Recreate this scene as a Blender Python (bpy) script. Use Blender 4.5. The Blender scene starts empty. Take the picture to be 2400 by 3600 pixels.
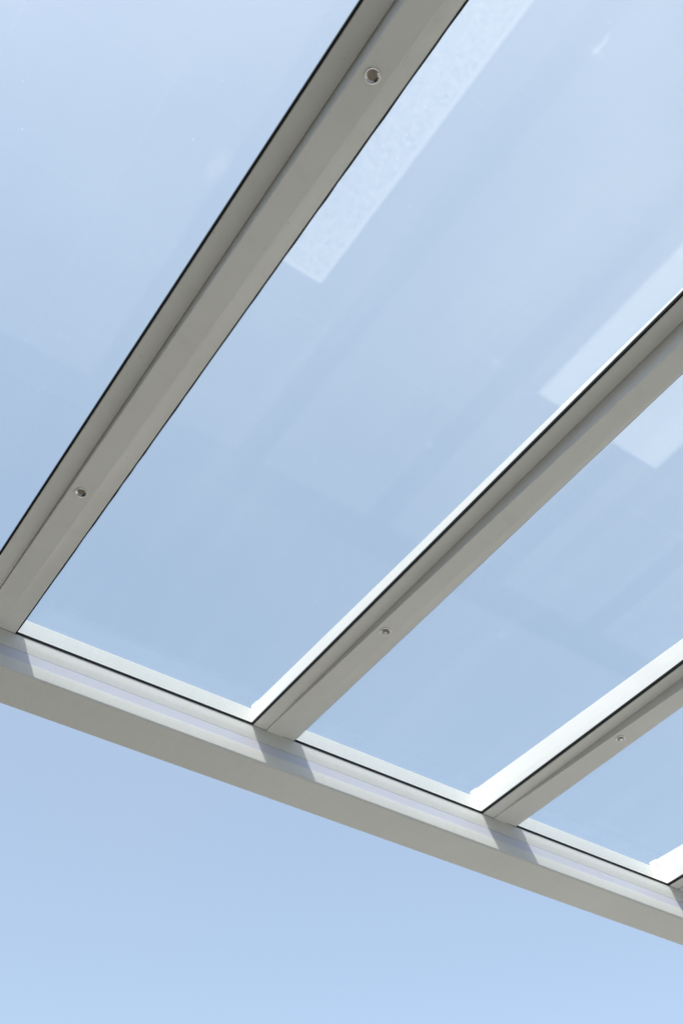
import bpy, bmesh, math, random
from mathutils import Vector, Matrix

random.seed(7)
C = bpy.context.scene.collection
scene = bpy.context.scene

# ------------------------------------------------------------------ camera, world, sun, exposure
K = 0.8 / 0.7            # drawing units to metres (rafters 0.8 m apart)
HZ = 2.45                # height of the rafter undersides above the terrace

def W(x, y, z):
    return Vector((x * K, y * K, z * K + HZ))

cam_data = bpy.data.cameras.new('camera')
cam = bpy.data.objects.new('camera', cam_data)
C.objects.link(cam)
right = Vector((0.81897099, -0.57342755, -0.02161861))
down = Vector((0.41260472, 0.61462953, -0.67230044))
fwd = Vector((0.39880303, 0.54167462, 0.73996267))
rot = Matrix((right, -down, -fwd)).transposed()
cam.matrix_world = Matrix.Translation(W(-0.3279, -1.7219, -1.4408)) @ rot.to_4x4()
cam_data.sensor_fit = 'VERTICAL'
cam_data.sensor_height = 36.0
cam_data.lens = 36.149
cam_data.clip_start = 0.02
cam_data.clip_end = 2000
scene.camera = cam

SUN = Vector((-0.48, -0.345, 1.0)).normalized()      # towards the sun
sun_el = math.asin(SUN.z)
sun_az = math.atan2(SUN.x, SUN.y)                   # clockwise from +Y

world = bpy.data.worlds.new('World')
scene.world = world
world.use_nodes = True
wn = world.node_tree.nodes
wl = world.node_tree.links
bg = wn['Background']
sky = wn.new('ShaderNodeTexSky')
sky.sky_type = 'NISHITA'
sky.sun_disc = False
sky.sun_elevation = sun_el
sky.sun_rotation = sun_az
sky.altitude = 0
sky.air_density = 1.0
sky.dust_density = 3.0
sky.ozone_density = 1.0
# thin high haze and the faintest of cirrus over the clear sky
wtc = wn.new('ShaderNodeTexCoord')
wno = wn.new('ShaderNodeTexNoise')
wno.inputs['Scale'].default_value = 2.2
wno.inputs['Detail'].default_value = 5
wno.inputs['Distortion'].default_value = 0.5
wl.new(wtc.outputs['Generated'], wno.inputs['Vector'])
wmr = wn.new('ShaderNodeMapRange')
wmr.interpolation_type = 'SMOOTHSTEP'
wl.new(wno.outputs['Fac'], wmr.inputs['Value'])
wmr.inputs['From Min'].default_value = 0.35
wmr.inputs['From Max'].default_value = 0.75
wmr.inputs['To Min'].default_value = 0.47
wmr.inputs['To Max'].default_value = 0.53
wmx = wn.new('ShaderNodeMix')
wmx.data_type = 'RGBA'
wl.new(wmr.outputs['Result'], wmx.inputs['Factor'])
wl.new(sky.outputs['Color'], wmx.inputs['A'])
wmx.inputs['B'].default_value = (1.80, 2.18, 2.50, 1)
wl.new(wmx.outputs['Result'], bg.inputs['Color'])
bg.inputs['Strength'].default_value = 0.15

sd = bpy.data.lights.new('sun', 'SUN')
sd.energy = 2.6
sd.angle = math.radians(0.5)
sd.color = (1.0, 0.965, 0.91)
so = bpy.data.objects.new('sun', sd)
so.rotation_euler = SUN.to_track_quat('Z', 'Y').to_euler()
so.location = (0, 0, 12)
C.objects.link(so)

scene.view_settings.view_transform = 'Standard'
scene.view_settings.look = 'None'
scene.view_settings.exposure = 1.0
scene.view_settings.gamma = 1.0
scene.cycles.caustics_reflective = False
scene.cycles.caustics_refractive = False
scene.cycles.transparent_max_bounces = 24

# ------------------------------------------------------------------ materials
def new_mat(name):
    m = bpy.data.materials.new(name)
    m.use_nodes = True
    nt = m.node_tree
    for n in list(nt.nodes):
        nt.nodes.remove(n)
    out = nt.nodes.new('ShaderNodeOutputMaterial')
    return m, nt, out

class G:
    """small helper to write node graphs"""
    def __init__(self, nt):
        self.nt = nt
    def n(self, t, **kw):
        a = self.nt.nodes.new(t)
        for k, v in kw.items():
            setattr(a, k, v)
        return a
    def l(self, a, b):
        self.nt.links.new(a, b)
    def math(self, op, a, b=None, clamp=False):
        m = self.n('ShaderNodeMath', operation=op, use_clamp=clamp)
        for i, v in enumerate((a, b)):
            if v is None:
                continue
            if isinstance(v, (int, float)):
                m.inputs[i].default_value = v
            else:
                self.l(v, m.inputs[i])
        return m.outputs[0]
    def ramp(self, v, a, b, lo=0.0, hi=1.0, smooth=True):
        m = self.n('ShaderNodeMapRange')
        m.interpolation_type = 'SMOOTHSTEP' if smooth else 'LINEAR'
        self.l(v, m.inputs['Value'])
        m.inputs['From Min'].default_value = a
        m.inputs['From Max'].default_value = b
        m.inputs['To Min'].default_value = lo
        m.inputs['To Max'].default_value = hi
        return m.outputs['Result']
    def noise(self, vec, scale, detail=4, rough=0.5, dist=0.0):
        t = self.n('ShaderNodeTexNoise')
        self.l(vec, t.inputs['Vector'])
        t.inputs['Scale'].default_value = scale
        t.inputs['Detail'].default_value = detail
        t.inputs['Roughness'].default_value = rough
        t.inputs['Distortion'].default_value = dist
        return t.outputs['Fac']
    def mapping(self, vec, scale=(1, 1, 1), loc=(0, 0, 0)):
        t = self.n('ShaderNodeMapping')
        self.l(vec, t.inputs['Vector'])
        t.inputs['Scale'].default_value = scale
        t.inputs['Location'].default_value = loc
        return t.outputs['Vector']

def paint(name, col, rough=0.42, dirt=0.12, spec=0.5, wipe_scale=(9, 9, 34)):
    """powder-coated aluminium: faint wipe marks, a few specks, orange-peel bump"""
    m, nt, out = new_mat(name)
    g = G(nt)
    p = g.n('ShaderNodeBsdfPrincipled')
    tc = g.n('ShaderNodeTexCoord').outputs['Object']
    big = g.noise(tc, 2.2, 4, 0.55)
    wipe = g.noise(g.mapping(tc, wipe_scale), 1.6, 5, 0.6, 0.6)
    spk = g.noise(tc, 190, 1, 0.4)
    spk = g.ramp(spk, 0.735, 0.77)
    f = g.math('ADD', g.math('MULTIPLY', g.ramp(big, 0.35, 0.7), 0.45), g.math('MULTIPLY', g.ramp(wipe, 0.45, 0.75), 0.35))
    f = g.math('MULTIPLY', f, dirt)
    f = g.math('ADD', f, g.math('MULTIPLY', spk, 0.30), clamp=True)
    mix = g.n('ShaderNodeMix', data_type='RGBA')
    g.l(f, mix.inputs['Factor'])
    mix.inputs['A'].default_value = (*col, 1)
    mix.inputs['B'].default_value = (0.33, 0.31, 0.27, 1)
    g.l(mix.outputs['Result'], p.inputs['Base Color'])
    g.l(g.ramp(big, 0.3, 0.7, rough - 0.06, rough + 0.08), p.inputs['Roughness'])
    p.inputs['Specular IOR Level'].default_value = spec
    b = g.n('ShaderNodeBump')
    b.inputs['Strength'].default_value = 0.06
    b.inputs['Distance'].default_value = 0.001
    g.l(g.noise(tc, 420, 2, 0.5), b.inputs['Height'])
    g.l(b.outputs['Normal'], p.inputs['Normal'])
    g.l(p.outputs[0], out.inputs['Surface'])
    return m

def rubber(name):
    m, nt, out = new_mat(name)
    g = G(nt)
    p = g.n('ShaderNodeBsdfPrincipled')
    tc = g.n('ShaderNodeTexCoord').outputs['Object']
    n = g.noise(tc, 60, 4, 0.6)
    mix = g.n('ShaderNodeMix', data_type='RGBA')
    g.l(n, mix.inputs['Factor'])
    mix.inputs['A'].default_value = (0.004, 0.004, 0.005, 1)
    mix.inputs['B'].default_value = (0.013, 0.013, 0.014, 1)
    g.l(mix.outputs['Result'], p.inputs['Base Color'])
    p.inputs['Roughness'].default_value = 0.5
    p.inputs['Specular IOR Level'].default_value = 0.15
    g.l(p.outputs[0], out.inputs['Surface'])
    return m

def metal(name, col, rough):
    m, nt, out = new_mat(name)
    g = G(nt)
    p = g.n('ShaderNodeBsdfPrincipled')
    tc = g.n('ShaderNodeTexCoord').outputs['Object']
    n = g.noise(tc, 150, 2, 0.5)
    p.inputs['Base Color'].default_value = (*col, 1)
    p.inputs['Metallic'].default_value = 1
    g.l(g.ramp(n, 0.3, 0.7, rough * 0.8, rough * 1.2), p.inputs['Roughness'])
    g.l(p.outputs[0], out.inputs['Surface'])
    return m

def lens_mat():
    """honeycomb lens over an unlit yellow diode"""
    m, nt, out = new_mat('lens')
    g = G(nt)
    p = g.n('ShaderNodeBsdfPrincipled')
    tc = g.n('ShaderNodeTexCoord').outputs['Object']
    v = g.n('ShaderNodeTexVoronoi')
    g.l(tc, v.inputs['Vector'])
    v.inputs['Scale'].default_value = 900
    sep = g.n('ShaderNodeSeparateXYZ')
    g.l(tc, sep.inputs[0])
    r = g.math('SQRT', g.math('ADD', g.math('POWER', sep.outputs[0], 2), g.math('POWER', sep.outputs[1], 2)))
    ring = g.ramp(r, 0.0015, 0.0035)
    mix = g.n('ShaderNodeMix', data_type='RGBA')
    g.l(ring, mix.inputs['Factor'])
    mix.inputs['A'].default_value = (0.44, 0.42, 0.40, 1)
    mix.inputs['B'].default_value = (0.50, 0.37, 0.27, 1)
    mix2 = g.n('ShaderNodeMix', data_type='RGBA', blend_type='MULTIPLY')
    g.l(g.ramp(v.outputs['Distance'], 0.1, 0.6), mix2.inputs['Factor'])
    g.l(mix.outputs['Result'], mix2.inputs['A'])
    mix2.inputs['B'].default_value = (0.45, 0.45, 0.45, 1)
    g.l(mix2.outputs['Result'], p.inputs['Base Color'])
    p.inputs['Roughness'].default_value = 0.12
    p.inputs['Coat Weight'].default_value = 0.5
    g.l(p.outputs[0], out.inputs['Surface'])
    return m

def glass_mat(name, strips, seed, smudges=()):
    """clear float glass with a dusty film. strips: (x0, x1, y_end, soft, strength, mottle) in pane metres"""
    m, nt, out = new_mat(name)
    g = G(nt)
    tcn = g.n('ShaderNodeTexCoord')
    tc = tcn.outputs['Object']
    sep = g.n('ShaderNodeSeparateXYZ')
    g.l(tc, sep.inputs[0])
    X, Y = sep.outputs[0], sep.outputs[1]
    off = g.mapping(tc, (1, 1, 1), (seed * 3.1, seed * 7.7, 0))
    # film left by rain and dust
    cloud = g.ramp(g.noise(g.mapping(off, (1.5, 1.0, 1)), 1.15, 3, 0.5, 0.4), 0.3, 0.75)
    streak = g.ramp(g.noise(g.mapping(off, (14, 0.9, 1)), 1.0, 4, 0.55), 0.42, 0.75)
    veil = g.ramp(Y, -0.15, -2.6)                        # dustier towards the house end
    film = g.math('ADD', g.math('MULTIPLY', g.math('MULTIPLY', cloud, 0.05), veil), g.math('MULTIPLY', streak, 0.007 if seed > 1 else 0.003))
    film = g.math('ADD', film, g.math('MULTIPLY', veil, 0.06))
    # small specks and hair scratches
    spk = g.n('ShaderNodeTexVoronoi')
    g.l(off, spk.inputs['Vector'])
    spk.inputs['Scale'].default_value = 34
    gate = g.ramp(g.noise(off, 21, 1, 0.4), 0.55, 0.6)
    speck = g.math('MULTIPLY', g.ramp(spk.outputs['Distance'], 0.06, 0.03), gate)
    film = g.math('ADD', film, g.math('MULTIPLY', speck, 0.26))
    wv = g.mapping(off, (0.7, 16, 1))
    scr = g.ramp(g.math('ABSOLUTE', g.math('SUBTRACT', g.noise(wv, 1.0, 1, 0.3, 0.2), 0.5)), 0.0035, 0.0)
    scr = g.math('MULTIPLY', scr, g.ramp(g.noise(off, 2.3, 2, 0.5), 0.56, 0.66))
    film = g.math('ADD', film, g.math('MULTIPLY', scr, 0.035 if seed > 1 else 0.0))
    # pale rectangular strips along the pane sides
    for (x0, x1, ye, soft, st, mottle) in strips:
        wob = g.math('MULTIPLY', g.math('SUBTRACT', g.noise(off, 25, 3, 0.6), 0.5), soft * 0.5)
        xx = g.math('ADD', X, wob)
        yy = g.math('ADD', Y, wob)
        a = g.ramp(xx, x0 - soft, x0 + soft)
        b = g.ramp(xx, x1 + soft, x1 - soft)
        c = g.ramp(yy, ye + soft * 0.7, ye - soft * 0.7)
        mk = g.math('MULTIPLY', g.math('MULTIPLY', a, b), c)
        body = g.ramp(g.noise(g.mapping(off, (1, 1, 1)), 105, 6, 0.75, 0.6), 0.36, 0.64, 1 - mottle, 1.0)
        # the rim of a mottled strip is a little stronger
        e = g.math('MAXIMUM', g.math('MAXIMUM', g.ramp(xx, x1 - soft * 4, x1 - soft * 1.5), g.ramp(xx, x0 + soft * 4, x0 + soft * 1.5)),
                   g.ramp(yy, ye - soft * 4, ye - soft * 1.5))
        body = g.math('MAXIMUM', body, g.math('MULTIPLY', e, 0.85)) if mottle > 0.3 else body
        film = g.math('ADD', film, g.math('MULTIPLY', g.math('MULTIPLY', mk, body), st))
    # finger marks and bird marks
    for (x0, y0, rx, ry, st) in smudges:
        wob = g.math('MULTIPLY', g.math('SUBTRACT', g.noise(off, 30, 4, 0.65), 0.5), 2.0)
        dx = g.math('DIVIDE', g.math('SUBTRACT', X, x0), rx)
        dy = g.math('DIVIDE', g.math('SUBTRACT', Y, y0), ry)
        # bend the mark a little
        dx = g.math('ADD', dx, g.math('MULTIPLY', g.math('POWER', dy, 2.0), 0.6))
        d = g.math('SQRT', g.math('ADD', g.math('POWER', dx, 2.0), g.math('POWER', dy, 2.0)))
        d = g.math('ADD', d, wob)
        film = g.math('ADD', film, g.math('MULTIPLY', g.ramp(d, 1.1, 0.2), st))
    # fine dust, thicker where water stood at the lower edge
    dust = g.ramp(g.noise(off, 210, 2, 0.6), 0.60, 0.76)
    dustgate = g.math('ADD', g.math('MULTIPLY', g.ramp(Y, -0.16, 0.02), 1.2), g.ramp(g.noise(off, 4, 3, 0.6), 0.42, 0.7))
    film = g.math('ADD', film, g.math('MULTIPLY', g.math('MULTIPLY', dust, dustgate), 0.045))
    tide = g.math('ADD', Y, g.math('MULTIPLY', g.math('SUBTRACT', g.noise(off, 6, 3, 0.6), 0.5), 0.07))
    film = g.math('ADD', film, g.math('MULTIPLY', g.ramp(tide, -0.11, 0.0), 0.009))
    film = g.math('MINIMUM', film, 0.8)
    # only the inner face carries the film; the upper face is plain
    geo = g.n('ShaderNodeNewGeometry')
    sepn = g.n('ShaderNodeSeparateXYZ')
    nrm = g.n('ShaderNodeTexCoord').outputs['Normal']
    g.l(nrm, sepn.inputs[0])
    lower = g.math('LESS_THAN', sepn.outputs[2], -0.5)
    film = g.math('MULTIPLY', film, lower)
    tr = g.n('ShaderNodeBsdfTransparent')
    tr.inputs['Color'].default_value = (0.972, 0.997, 1.0, 1)
    gl = g.n('ShaderNodeBsdfGlossy')
    gl.inputs['Roughness'].default_value = 0.0
    lw = g.n('ShaderNodeLayerWeight')
    lw.inputs['Blend'].default_value = 0.5
    f5 = g.math('POWER', lw.outputs['Facing'], 5.0)
    fr = g.math('ADD', g.math('MULTIPLY', f5, 0.93), 0.036)
    mx = g.n('ShaderNodeMixShader')
    g.l(fr, mx.inputs[0])
    g.l(tr.outputs[0], mx.inputs[1])
    g.l(gl.outputs[0], mx.inputs[2])
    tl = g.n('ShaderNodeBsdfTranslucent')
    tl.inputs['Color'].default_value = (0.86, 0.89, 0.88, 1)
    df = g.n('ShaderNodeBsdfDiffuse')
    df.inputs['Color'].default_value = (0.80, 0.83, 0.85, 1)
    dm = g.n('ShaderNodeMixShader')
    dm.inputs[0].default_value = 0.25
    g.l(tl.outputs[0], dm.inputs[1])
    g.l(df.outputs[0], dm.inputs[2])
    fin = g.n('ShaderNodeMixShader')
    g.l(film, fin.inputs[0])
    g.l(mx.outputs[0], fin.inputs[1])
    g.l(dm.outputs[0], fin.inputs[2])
    g.l(fin.outputs[0], out.inputs['Surface'])
    return m

def ground_mat(name, kind):
    m, nt, out = new_mat(name)
    g = G(nt)
    p = g.n('ShaderNodeBsdfPrincipled')
    tc = g.n('ShaderNodeTexCoord').outputs['Object']
    if kind == 'lawn':
        n = g.noise(tc, 3.0, 6, 0.65)
        mix = g.n('ShaderNodeMix', data_type='RGBA')
        g.l(g.ramp(n, 0.3, 0.7), mix.inputs['Factor'])
        mix.inputs['A'].default_value = (0.045, 0.048, 0.041, 1)
        mix.inputs['B'].default_value = (0.09, 0.095, 0.083, 1)
        # dark soil made pale to the right to bounce light onto the gutter underside
        sx = g.n('ShaderNodeSeparateXYZ')
        g.l(tc, sx.inputs[0])
        bounce = g.ramp(g.math('ADD', sx.outputs[0], g.math('MULTIPLY', g.noise(tc, 0.8, 5, 0.6), 1.4)), 0.9, 4.2)
        mixb = g.n('ShaderNodeMix', data_type='RGBA')
        g.l(bounce, mixb.inputs['Factor'])
        g.l(mix.outputs['Result'], mixb.inputs['A'])
        mixb.inputs['B'].default_value = (0.29, 0.285, 0.262, 1)
        g.l(mixb.outputs['Result'], p.inputs['Base Color'])
        p.inputs['Roughness'].default_value = 0.9
    else:
        b = g.n('ShaderNodeTexBrick')
        b.offset = 0.0
        g.l(tc, b.inputs['Vector'])
        b.inputs['Color1'].default_value = (0.315, 0.303, 0.272, 1)
        b.inputs['Color2'].default_value = (0.36, 0.348, 0.313, 1)
        b.inputs['Mortar'].default_value = (0.45, 0.438, 0.41, 1)
        b.inputs['Scale'].default_value = 1.0
        b.inputs['Mortar Size'].default_value = 0.006
        b.inputs['Brick Width'].default_value = 0.6
        b.inputs['Row Height'].default_value = 0.6
        mix = g.n('ShaderNodeMix', data_type='RGBA', blend_type='MULTIPLY')
        mix.inputs['Factor'].default_value = 1.0
        g.l(b.outputs['Color'], mix.inputs['A'])
        r = g.ramp(g.noise(tc, 5, 6, 0.6), 0.3, 0.7, 0.82, 1.0)
        g.l(r, mix.inputs['B'])
        g.l(mix.outputs['Result'], p.inputs['Base Color'])
        p.inputs['Roughness'].default_value = 0.75
    g.l(p.outputs[0], out.inputs['Surface'])
    return m

M_PAINT = paint('white_powder_coat', (0.83, 0.815, 0.785), dirt=0.17)
M_GUTTER = paint('white_gutter_coat', (0.80, 0.80, 0.77), dirt=0.15, wipe_scale=(48, 6, 6))
M_LED = paint('lilac_diffuser', (0.67, 0.68, 0.775), rough=0.3, dirt=0.06)
M_RUBBER = rubber('black_rubber')
M_RING = metal('brushed_aluminium', (0.86, 0.86, 0.84), 0.32)
M_REFL = metal('polished_reflector', (0.92, 0.92, 0.92), 0.10)
M_TRIM = metal('satin_trim', (0.93, 0.93, 0.91), 0.22)
M_LENS = lens_mat()

# ------------------------------------------------------------------ mesh helpers
def link(name, bm, mat, parent=None, loc=(0, 0, 0), smooth=False):
    me = bpy.data.meshes.new(name)
    bmesh.ops.recalc_face_normals(bm, faces=bm.faces)
    bm.to_mesh(me)
    bm.free()
    me.materials.append(mat)
    if smooth:
        for p in me.polygons:
            p.use_smooth = True
    o = bpy.data.objects.new(name, me)
    C.objects.link(o)
    o.location = loc
    if parent is not None:
        o.parent = parent
    return o

def prism(bm, poly, axis, a, b):
    """extrude a 2-D outline along one axis, in metres"""
    def P(u, v, t):
        return {'x': (t, u, v), 'y': (u, t, v), 'z': (u, v, t)}[axis]
    lo = [bm.verts.new(P(u, v, a)) for u, v in poly]
    hi = [bm.verts.new(P(u, v, b)) for u, v in poly]
    n = len(poly)
    bm.faces.new(lo)
    bm.faces.new(list(reversed(hi)))
    for i in range(n):
        j = (i + 1) % n
        bm.faces.new((lo[i], hi[i], hi[j], lo[j]))
    return lo, hi

def bevel(bm, w, seg=2, edges=None):
    es = edges if edges is not None else list(bm.edges)
    bmesh.ops.bevel(bm, geom=es, offset=w, segments=seg, profile=0.5, affect='EDGES', clamp_overlap=True)

def k(*v):
    return [a * K for a in v]

# measurements (drawing units)
PITCH, BW, LEDGE = 0.70, 0.043, 0.0356
SLOPE, Z0 = 0.0308, 0.0026
LIP = 0.0015            # ledge thickness
GZ = 0.0075             # underside of the glass above the ledge underside
TOP = 0.1175
LEN = 3.2
X_LO, X_HI = -1.35, 3.35

# ------------------------------------------------------------------ setting
bm = bmesh.new()
bmesh.ops.create_circle(bm, cap_ends=True, segments=64, radius=600)
gravel = link('ground', bm, ground_mat('gravel', 'lawn'))
gravel['kind'] = 'structure'
bm = bmesh.new()
prism(bm, [(-2.4, -LEN * K), (9.0, -LEN * K), (9.0, 1.0), (-2.4, 1.0)], 'z', -0.12, 0.004)
terrace = link('terrace', bm, ground_mat('paving', 'paving'))
terrace['kind'] = 'structure'

# house wall behind the photographer, which the roof is fixed to
bm = bmesh.new()
prism(bm, [(-0.3, 0.0), (0.0, 0.0), (0.0, 3.1), (-0.3, 3.1)], 'x', -7.0, 9.0)
prism(bm, [(0.002, 0.006), (0.03, 0.006), (0.03, 0.35), (0.015, 0.37), (0.002, 0.37)], 'x', -6.998, 8.998)
wall = link('house_wall', bm, paint('render', (0.55, 0.53, 0.49), rough=0.9), None, (0, -LEN * K - 0.01, 0))
wall['label'] = 'plain rendered house wall behind the photographer that carries the patio roof'
wall['category'] = 'wall'

# unseen dark green screen added at the left to shade the beam sides
bm = bmesh.new()
bmesh.ops.create_grid(bm, x_segments=60, y_segments=30, size=1)
for v in bm.verts:
    u, w = v.co.x, v.co.y                      # wrap the sheet over the screen: foot, face, top, back
    y = 1.2 + u * 5.5
    t = (w + 1) * 0.5 * 7.6
    if t < 3.4:
        p = Vector((-3.0, y, t))
    elif t < 4.2:
        p = Vector((-3.0 - (t - 3.4), y, 3.4))
    else:
        p = Vector((-3.8, y, 7.6 - t))
    v.co = p + Vector((random.uniform(-.07, .07), random.uniform(-.05, .05), random.uniform(-.06, .06)))
hm, hnt, hout = new_mat('shade_screen')
hp = hnt.nodes.new('ShaderNodeBsdfPrincipled')
hp.inputs['Base Color'].default_value = (0.03, 0.045, 0.02, 1)
hp.inputs['Roughness'].default_value = 0.8
hnt.links.new(hp.outputs[0], hout.inputs['Surface'])
shade_screen = link('shade_screen', bm, hm)
shade_screen['label'] = 'unseen dark green screen added left of the terrace to shade the beam sides'
shade_screen['category'] = 'shade_screen'

# ------------------------------------------------------------------ the canopy
canopy = bpy.data.objects.new('glass_canopy', None)
canopy.location = (0, 0, HZ)
C.objects.link(canopy)
canopy['label'] = 'white aluminium patio roof of sloping beams, clear glass panes and a gutter against blue sky'
canopy['category'] = 'canopy'

# gutter beam: closed hollow profile, outline in (y, z)
bm = bmesh.new()
yo, zb = 0.1135, -0.0905
ut = 0.1078
face = [(0, Z0), (0, -0.0135), (0.00008, -0.0165), (0.00030, -0.0200), (0.00068, -0.0245), (0.00115, -0.0295), (0.0016, -0.0338),
        (0.0042, -0.0344), (0.0042, -0.0591), (0.0007, -0.0591), (0, -0.0598)]
out = face + [(0, zb), (yo, zb), (yo, ut), (0.0682, ut), (0.0905, -0.03), (0.016, -0.03), (0.016, Z0)]
out = [tuple(k(*p)) for p in out]
lo, hi = prism(bm, out, 'x', X_LO * K, X_HI * K)
bm.edges.ensure_lookup_table()
def edge_of(i):
    i += len(face) - 1 if i else 0
    for e in bm.edges:
        if set(e.verts) == {lo[i], hi[i]}:
            return e
e1, e2, e3, e4, e0 = edge_of(1), edge_of(2), edge_of(3), edge_of(4), edge_of(0)
bevel(bm, 0.0075, 5, [e1])
bm.edges.ensure_lookup_table()
bevel(bm, 0.0024, 4, [e4] if e4.is_valid else [])
es = [e for e in (e2, e3) if e.is_valid]
bevel(bm, 0.0012, 2, es)
gutter = link('gutter_beam', bm, M_GUTTER, canopy)
for p in gutter.data.polygons:
    p.use_smooth = True
gutter.data.set_sharp_from_angle(angle=math.radians(14))

# LED diffuser let into the inner face, and the shadow groove above it
bm = bmesh.new()
prism(bm, [tuple(k(*p)) for p in [(0.0012, -0.0351), (0.0041, -0.0351), (0.0041, -0.0590), (0.0012, -0.0590)]], 'x', X_LO * K + 0.01, X_HI * K - 0.01)
link('light_strip', bm, M_LED, gutter)
bm = bmesh.new()
prism(bm, [tuple(k(*p)) for p in [(0.0020, -0.0343), (0.0041, -0.0343), (0.0041, -0.0350), (0.0020, -0.0350)]], 'x', X_LO * K + 0.01, X_HI * K - 0.01)
link('groove', bm, paint('groove_grey', (0.22, 0.22, 0.24)), gutter)

def sloped_box(bm, x0, x1, ya, yb, za, zb_, steps=1, jag=0.0, cham=0):
    """box that follows the fall of the glass: z = Z0 + SLOPE*|y| + offset (drawing units)"""
    rows = []
    for i in range(steps + 1):
        y = ya + (yb - ya) * i / steps
        z = Z0 - SLOPE * y
        j0 = random.uniform(0, jag) if 0 < i < steps else 0
        c = 0.0010
        if cham < 0:
            pts = ((x0 + c, y, z + za), (x1, y, z + za), (x1, y, z + zb_), (x0, y, z + zb_), (x0, y, z + za + c))
        elif cham > 0:
            pts = ((x0, y, z + za), (x1 - c, y, z + za), (x1, y, z + za + c), (x1, y, z + zb_), (x0, y, z + zb_))
        else:
            pts = ((x0, y, z + za), (x1 + j0, y, z + za), (x1 + j0, y, z + zb_), (x0, y, z + zb_))
        rows.append([bm.verts.new(k(*v)) for v in pts])
    bm.faces.new(rows[0])
    bm.faces.new(list(reversed(rows[-1])))
    for a, b in zip(rows[:-1], rows[1:]):
        for i in range(len(a)):
            j = (i + 1) % len(a)
            bm.faces.new((a[i], b[i], b[j], a[j]))

LAMPS = (-0.4390, -1.3509)

def make_rafter(i):
    # main beam with its tongue reaching over the gutter
    bm = bmesh.new()
    prof = [(-LEN, 0), (-0.0008, 0), (-0.0008, 0.0036), (0.0458, 0.0036), (0.0458, TOP), (-LEN, TOP)]
    prism(bm, [tuple(k(*p)) for p in prof], 'x', 0, BW * K)
    bevel(bm, 0.0008, 2)
    r = link('rafter', bm, M_PAINT, canopy, (i * PITCH * K, 0, 0))
    # drill the recesses for the spotlights
    bm = bmesh.new()
    for y in LAMPS:
        bmesh.ops.create_cone(bm, cap_ends=True, segments=64, radius1=0.0112, radius2=0.0112, depth=0.024,
                              matrix=Matrix.Translation((BW * K / 2, y * K, 0.0)))
    drill = link('drill', bm, M_PAINT)
    md = r.modifiers.new('drill', 'BOOLEAN')
    md.operation = 'DIFFERENCE'
    md.solver = 'EXACT'
    md.object = drill
    drill.parent = r
    bpy.context.view_layer.update()
    drilled = bpy.data.meshes.new_from_object(r.evaluated_get(bpy.context.evaluated_depsgraph_get()))
    r.modifiers.clear()
    r.data = drilled
    drilled.name = 'rafter'
    bpy.data.objects.remove(drill)
    # ledges that carry the panes
    gap = 0.0009
    bm = bmesh.new()
    sloped_box(bm, -LEDGE, -gap, -LEN, -0.0010, 0, LIP, cham=-1)
    link('ledge', bm, M_PAINT, r)
    bm = bmesh.new()
    sloped_box(bm, BW + gap, BW + LEDGE, -LEN, -0.0010, 0, LIP, cham=1)
    link('ledge', bm, M_PAINT, r)
    # rubber seals
    bm = bmesh.new()
    sloped_box(bm, -LEDGE - 0.0040, -0.0002, -LEN, 0.0130, LIP, GZ)
    link('rubber_seal', bm, M_RUBBER, r)
    bm = bmesh.new()
    sloped_box(bm, BW + 0.0002, BW + LEDGE + (0.0027 if i <= 0 else 0.0010), -LEN, 0.0130, LIP, GZ, steps=110, jag=0.0011 if i <= 0 else 0.0003)
    link('rubber_seal', bm, M_RUBBER, r)
    # end cap
    bm = bmesh.new()
    prof = [(0.0474, 0.0100), (0.0730, 0.0100), (0.0730, TOP + 0.0026), (0.0474, TOP + 0.0026)]
    prism(bm, [tuple(k(*p)) for p in prof], 'x', -0.0010 * K, (BW + 0.001) * K)
    bevel(bm, 0.0008, 2)
    link('end_cap', bm, M_PAINT, r)
    return r

for i in (0, 1, 2, 3, 4, -1):
    make_rafter(i)

# rubber seal along the gutter, one length per bay
for i in (-1, 0, 1, 2, 3):
    bm = bmesh.new()
    x0, x1 = i * PITCH + BW + LEDGE + 0.0004, (i + 1) * PITCH - LEDGE - 0.0004
    prism(bm, [tuple(k(*p)) for p in [(-0.0012, Z0 + 0.0002), (0.013, Z0 + 0.0002), (0.013, Z0 + 0.0058), (-0.0014, Z0 + 0.0058)]], 'x', x0 * K, x1 * K)
    link('rubber_seal', bm, M_RUBBER, gutter)

# glass panes; the mesh is drawn about the pane's own gutter corner
SMUDGES = {              # world metres: x, y, half sizes, strength
    -1: [(-0.091, -1.262, 0.024, 0.055, 0.022), (-0.22, -1.60, 0.05, 0.09, 0.022)],
    0: [(0.316, -1.776, 0.005, 0.022, 0.050), (0.322, -1.762, 0.030, 0.006, 0.025), (0.405, -0.823, 0.006, 0.009, 0.030),
        (0.584, -0.986, 0.007, 0.012, 0.025), (0.30, -1.805, 0.006, 0.005, 0.03)],
    1: [(0.885, -1.147, 0.012, 0.008, 0.03), (1.10, -0.62, 0.010, 0.016, 0.02)],
}
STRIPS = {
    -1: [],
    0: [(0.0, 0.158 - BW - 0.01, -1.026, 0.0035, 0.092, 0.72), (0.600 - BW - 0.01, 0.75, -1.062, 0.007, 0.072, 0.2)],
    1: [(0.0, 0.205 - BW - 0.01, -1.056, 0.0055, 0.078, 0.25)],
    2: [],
    3: [],
}
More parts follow.
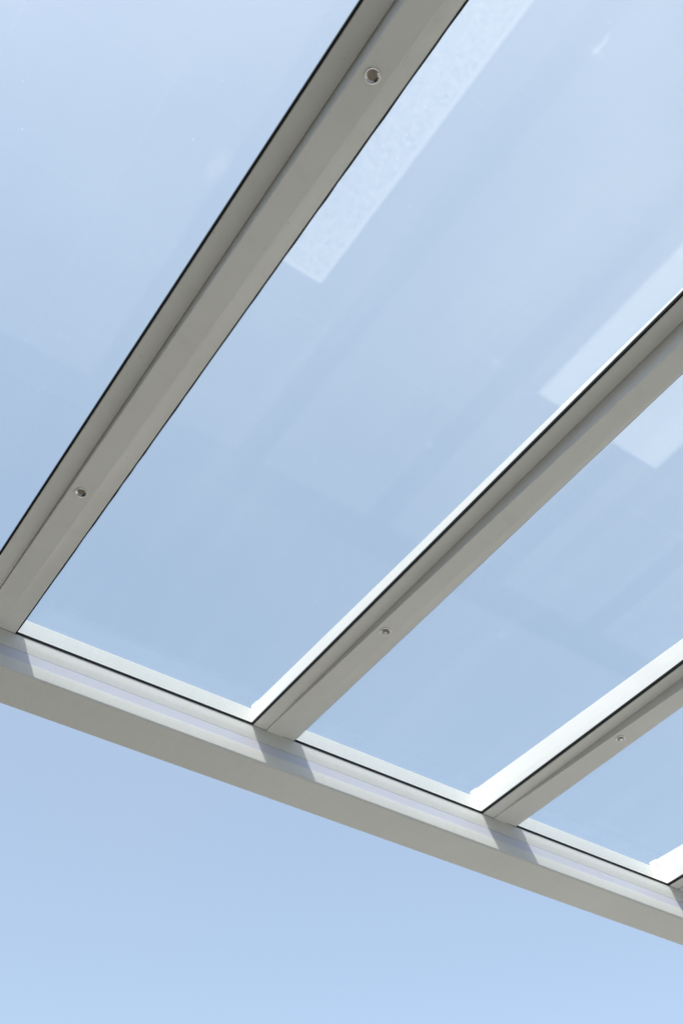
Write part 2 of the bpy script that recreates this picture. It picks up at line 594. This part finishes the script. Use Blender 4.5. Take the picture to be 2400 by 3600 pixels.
for i in (-1, 0, 1, 2, 3):
    x0, x1 = BW + 0.010, PITCH - 0.010
    ox = x0 + i * PITCH
    bm = bmesh.new()
    za, th = Z0 + GZ + 0.0002, 0.0065
    rows = []
    for y in (-LEN, 0.040):
        z = za - SLOPE * y
        rows.append([bm.verts.new(k(*v)) for v in ((0, y, z), (x1 - x0, y, z), (x1 - x0, y, z + th), (0, y, z + th))])
    bm.faces.new(rows[0]); bm.faces.new(list(reversed(rows[1])))
    for a in range(4):
        b = (a + 1) % 4
        bm.faces.new((rows[0][a], rows[1][a], rows[1][b], rows[0][b]))
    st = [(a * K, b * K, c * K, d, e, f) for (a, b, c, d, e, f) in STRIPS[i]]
    sm = [(a - ox * K, b, c, d, e) for (a, b, c, d, e) in SMUDGES.get(i, [])]
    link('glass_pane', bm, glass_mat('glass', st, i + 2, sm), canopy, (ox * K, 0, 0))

# ------------------------------------------------------------------ spotlights
def lathe(bm, prof, seg=48):
    rings = []
    for r, z in prof:
        rings.append([bm.verts.new((r * math.cos(2 * math.pi * a / seg), r * math.sin(2 * math.pi * a / seg), z)) for a in range(seg)])
    for A, B in zip(rings[:-1], rings[1:]):
        for a in range(seg):
            b = (a + 1) % seg
            bm.faces.new((A[a], A[b], B[b], B[a]))
    return rings

def make_spot():
    o = bpy.data.objects.new('spotlight', None)
    C.objects.link(o)
    bm = bmesh.new()
    ring = []
    for q in range(9):                                  # half-round flange
        t = math.pi * q / 8
        ring.append((0.0120 + 0.0014 * math.cos(t), -0.0003 - 0.0014 * math.sin(t)))
    lathe(bm, [(0.0134, 0.0002)] + ring + [(0.0107, 0.0006)], 72)
    link('trim_ring', bm, M_TRIM, o, smooth=True)
    bm = bmesh.new()
    lathe(bm, [(0.0109, -0.0003), (0.0101, 0.0006), (0.0090, 0.0017), (0.0079, 0.0027), (0.0074, 0.0036)], 18)
    link('reflector', bm, M_REFL, o)
    bm = bmesh.new()
    rings = lathe(bm, [(0.0079, 0.0030), (0.0070, 0.0027), (0.0055, 0.0023), (0.003, 0.0020), (0.0012, 0.0019)])
    bm.faces.new(rings[-1])
    link('lens', bm, M_LENS, o, smooth=True)
    return o

spots = [
    (0, 1, 'round chrome spotlight nearest the camera, high on the leftmost beam, with an amber lens'),
    (0, 0, 'small chrome spotlight low on the leftmost beam, close to its gutter end'),
    (1, 0, 'small round chrome spotlight in the middle one of the beams, the only light on it'),
    (2, 0, 'smallest chrome spotlight, set in the short beam at the right of the photo'),
    (1, 1, 'chrome spotlight far up the middle beam, beyond the right edge of the photo'),
    (2, 1, 'chrome spotlight far up the short beam, beyond the right edge of the photo'),
    (3, 0, 'chrome spotlight near the gutter end of the beam beyond the right edge'),
    (3, 1, 'chrome spotlight far up the beam beyond the right edge'),
    (4, 0, 'chrome spotlight near the gutter end of the last beam on the right'),
    (4, 1, 'chrome spotlight far up the last beam on the right'),
    (-1, 0, 'chrome spotlight near the gutter end of the beam beyond the left edge'),
    (-1, 1, 'chrome spotlight far up the beam beyond the left edge'),
]
base = make_spot()
for n, (i, q, lab) in enumerate(spots):
    if n == 0:
        o = base
    else:
        o = base.copy()
        C.objects.link(o)
        for ch in list(base.children):
            d = ch.copy()
            C.objects.link(d)
            d.parent = o
    o.location = W(i * PITCH + BW / 2, LAMPS[q], -0.0003)
    o.rotation_euler = (0, 0, n * 0.9)
    o['label'] = lab
    o['category'] = 'spotlight'
    o['group'] = 'spotlights recessed in the roof beams'
